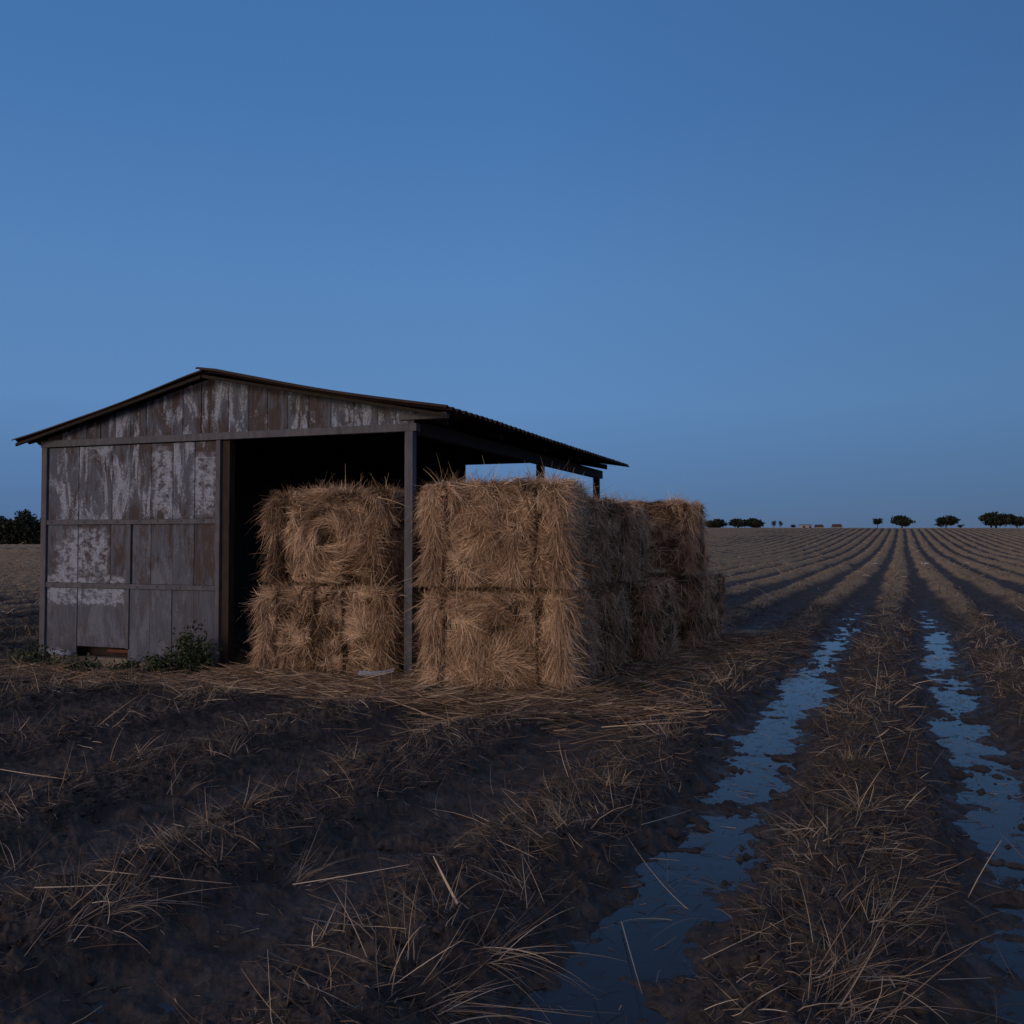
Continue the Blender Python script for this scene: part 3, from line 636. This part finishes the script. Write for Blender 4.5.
# ------------------------------------------------------------------ plastic strip at the post foot
x, y = SO[0]+5.78*U[0]-.22*Vv[0], SO[1]+5.78*U[1]-.22*Vv[1]
m = MB(); pts = [(0, 0, .22), (-.02, -.06, .06), (-.12, -.16, .035), (-.28, -.22, .03), (-.42, -.24, .045)]
for (a, b) in zip(pts[:-1], pts[1:]):
    w2 = .022; m.hexa([(a[0], a[1]-w2, a[2]), (b[0], b[1]-w2, b[2]), (b[0]+.01, b[1]+w2, b[2]+.045), (a[0]+.01, a[1]+w2, a[2]+.045), (a[0], a[1]-w2, a[2]+.004), (b[0], b[1]-w2, b[2]+.004), (b[0]+.01, b[1]+w2, b[2]+.049), (a[0]+.01, a[1]+w2, a[2]+.049)], .5)
tag(m.build('plastic_strip', M_plastic, None, bev=0, loc=(x, y, .075)), 'pale bent plastic strip lying at the foot of the front post', 'plastic strip')

# ------------------------------------------------------------------ weeds by the shed wall
def leaves(cx, n, lw, ll, seed):
    rg = np.random.default_rng(seed)
def leaf_cards(P, size, tint, rg, flat=.5):
    n = len(P); a = rg.normal(size=(n, 3)); a /= np.linalg.norm(a, axis=1)[:, None]; b = np.cross(a, rg.normal(size=(n, 3))); b /= np.linalg.norm(b, axis=1)[:, None]
    sz = (size*rg.uniform(.6, 1.3, n))[:, None]
    V = np.stack([P-a*sz, P+b*sz*flat, P+a*sz, P-b*sz*flat], 1).reshape(-1, 3); Q = np.arange(n*4).reshape(n, 4)
    return V, Q, np.repeat(tint, 4)
def weed(label, px, py, h_, w_, n, seed):
    rg = np.random.default_rng(seed); Y_ = F*EYE/(py-HY)
    x, y = at(px, Y_), Y_; z = gz(x, y); root = empty('weed_plant', (x, y, z)); tag(root, label, 'weed', 'green weeds along the shed wall')
    ns = max(6, int(n/60)); a = rg.uniform(0, 6.28, ns); sp = rg.uniform(.1, 1, ns)*w_*.5
    D = np.stack([np.cos(a)*sp, np.sin(a)*sp*.7, h_*rg.uniform(.6, 1.05, ns)*(1-.4*sp/(w_*.5))], 1); Lg = np.linalg.norm(D, axis=1)
    global rng; k = rng; rng = rg
    V, Q, T = ribbons(np.zeros((ns, 3)), D/Lg[:, None], Lg, np.full(ns, .008), rg.normal(size=(ns, 3))*.03, np.full(ns, .3), seg=4); rng = k
    mesh_np('stem', V, Q, M_leaf, root, {'tint': T})
    i = rg.integers(0, ns, n); t = rg.uniform(.15, 1.05, n)[:, None]; P = D[i]*t+rg.normal(size=(n, 3))*.035*(w_/.4)
    P[:, 2] = np.maximum(P[:, 2], .01)
    V, Q, T = leaf_cards(P, .030, np.clip(rg.normal(.45, .25, n), 0, 1), rg, .45)
    mesh_np('leaves', V, Q, M_leaf, root, {'tint': T})
weed('tallest dark green weed by the shed wall, next to the open bay', 192, 672, .68, .66, 2600, 1)
weed('low green weed at the shed wall between the wall gap and the tallest weed', 160, 674, .30, .6, 900, 2)
weed('small bushy green weed under the gap in the shed wall', 126, 674, .20, .50, 600, 3)
weed('leafy green weed in front of the concrete foot of the shed', 84, 673, .26, .5, 700, 4)
weed('spreading green weed at the left corner of the shed', 38, 664, .28, .9, 900, 5)
weed('thin low weed just inside the open bay edge', 222, 668, .16, .4, 300, 6)

# ------------------------------------------------------------------ far trees and farmhouses
def tree(label, px, Y_, w_, h_, seed, group, n=3000, trunk=.25, base=None):
    rg = np.random.default_rng(seed); x = at(px, Y_); z = gz(x, Y_)-.1
    root = empty('tree', (x, Y_, z)); tag(root, label, 'tree', group)
    m = MB(); r = w_*.035; th = h_*.55
    for k in range(6):
        a, b = k/6*6.28, (k+1)/6*6.28
        m.hexa([(0, 0, 0), (math.cos(a)*r, math.sin(a)*r, 0), (math.cos(b)*r, math.sin(b)*r, 0), (0, 0, 0), (0, 0, th), (math.cos(a)*r*.5, math.sin(a)*r*.5, th), (math.cos(b)*r*.5, math.sin(b)*r*.5, th), (0, 0, th)], .5)
    for k in range(5):
        a = rg.uniform(0, 6.28); q = r*.4; e = (math.cos(a)*w_*.3, math.sin(a)*w_*.3, h_*rg.uniform(.6, .85)); s = h_*.25
        m.hexa([(-q, -q, s), (q, -q, s), (q, q, s), (-q, q, s), (e[0]-q*.3, e[1]-q*.3, e[2]), (e[0]+q*.3, e[1]-q*.3, e[2]), (e[0]+q*.3, e[1]+q*.3, e[2]), (e[0]-q*.3, e[1]+q*.3, e[2])], .5)
    m.build('trunk', M_bark, root, bev=0)
    nc = 22; cc = rg.normal(size=(nc, 3)); cc /= np.linalg.norm(cc, axis=1)[:, None]; cc *= rg.uniform(.25, .75, nc)[:, None]
    i = rg.integers(0, nc, n); P = cc[i]+rg.normal(size=(n, 3))*.17
    ln = np.linalg.norm(P, axis=1)[:, None]; P = np.where(ln > 1.08, P/ln*1.08, P)
    hc = h_*(1-trunk)/2; P = P*np.array([w_/2, w_/2, hc])+np.array([0, 0, h_*trunk+hc])
    P[:, 2] = np.maximum(P[:, 2], max(0.1, h_*trunk*.7))
    V, Q, T = leaf_cards(P, w_*.045, np.clip(rg.normal(.45, .25, n)+(cc[i][:, 2])*.2, 0, 1), rg, .6)
    mesh_np('crown', V, Q, M_tree, root, {'tint': T})
D0 = 262
def mw(p, Y_=D0): return p/F*Y_
G1 = 'trees on the ridge beyond the field'
def ridge_tree(label, px, top, wpx, seed, Y_=D0, tr=.15, n=3000):
    x = at(px, Y_); z = gz(x, Y_); tree(label, px, Y_, mw(wpx, Y_), zat(top, Y_)-z, seed, G1, n=n, trunk=tr)
ridge_tree('small round tree on the ridge, leftmost of the spaced row above the furrow vanishing point', 877.5, 517, 12, 31, tr=.34, n=2000)
ridge_tree('broad low tree on the ridge right of the small round one', 902, 515, 24, 32, tr=.16)
ridge_tree('broad low tree on the ridge near the far right cluster', 946, 515, 24, 33, tr=.16)
ridge_tree('little bush at the right foot of the third ridge tree', 961, 523.5, 8, 34, tr=.1, n=600)
ridge_tree('large spreading tree at the far right of the ridge', 996, 512.5, 36, 35, tr=.12, n=4000)
ridge_tree('rounded tree cut by the right end of the ridge row', 1017, 514.5, 22, 36, tr=.12, n=2500)
ridge_tree('dark bushy tree right beside the far end of the bales', 716, 519, 26, 37, tr=.1)
ridge_tree('dark dense tree second right of the bales', 738, 518, 26, 38, tr=.1)
ridge_tree('dark rounded tree third right of the bales', 754, 518, 24, 39, tr=.1)
ridge_tree('slim upright tree, left one of the close pair', 774, 519.5, 7, 40, tr=.15, n=700)
ridge_tree('slim upright tree, right one of the close pair', 780.5, 520, 6, 41, tr=.15, n=700)
ridge_tree('tiny bush on the skyline left of the white farmhouse', 793, 524, 8, 42, tr=.1, n=500)
G2 = 'trees beyond the flat field at the left'
for px, top, wpx, sd_, lb in ((-14, 516, 34, 51, 'tall dark tree at the left picture edge, outermost of the grove'), (8, 518, 26, 52, 'dark tree in the grove left of the shed, second from the edge'), (26, 509.5, 26, 53, 'tallest dark tree in the grove left of the shed'),
                             (44, 515, 22, 54, 'dark tree half hidden behind the left wall of the shed'), (66, 518, 26, 55, 'dark tree wholly shaded behind the shed')):
    if px < 60:
        Y_ = 380; tree(lb, px, Y_, mw(wpx, Y_)*1.35, zat(top, Y_)+1, sd_, G2, n=9000, trunk=-.15)
def house(label, px, Y_, wpx, wallm, roofm, seed):
    x = at(px, Y_); z = gz(x, Y_)-.3; w_ = mw(wpx, Y_); root = empty('farmhouse', (x, Y_, z), R(8)); tag(root, label, 'farmhouse', 'farmhouses far beyond the field')
    d_ = w_*.6; MB().box(-w_/2, w_/2, 0, d_, 0, wallm).build('wall', M_lime, root, bev=0)
    m = MB(); o_ = .3
    m.hexa([(-w_/2-o_, -o_, wallm+.01), (w_/2+o_, -o_, wallm+.01), (w_/2+o_, d_+o_, wallm+.01), (-w_/2-o_, d_+o_, wallm+.01), (-w_/2-o_, d_*.48, wallm+roofm), (w_/2+o_, d_*.48, wallm+roofm), (w_/2+o_, d_*.52, wallm+roofm), (-w_/2-o_, d_*.52, wallm+roofm)], .5)
    m.build('roof', M_clay, root, bev=0)
    for k in (-.3, .3): MB().box(k*w_-.5, k*w_+.5, -.05, .05, wallm-1.6, wallm-.5).build('window', M_win, root, bev=0)
    MB().box(-.5, .5, -.05, .05, 0, 2.1).build('door', M_win, root, bev=0)
house('white farmhouse low on the skyline, left of the two red roofed ones', 807, 450, 11, 4.1, .3, 1)
house('small red roofed farmhouse on the skyline, middle one of the three', 820, 450, 7, 3.1, 1.3, 2)
house('small red roofed farmhouse on the skyline, right one of the three', 838, 450, 8, 3.1, 1.5, 3)
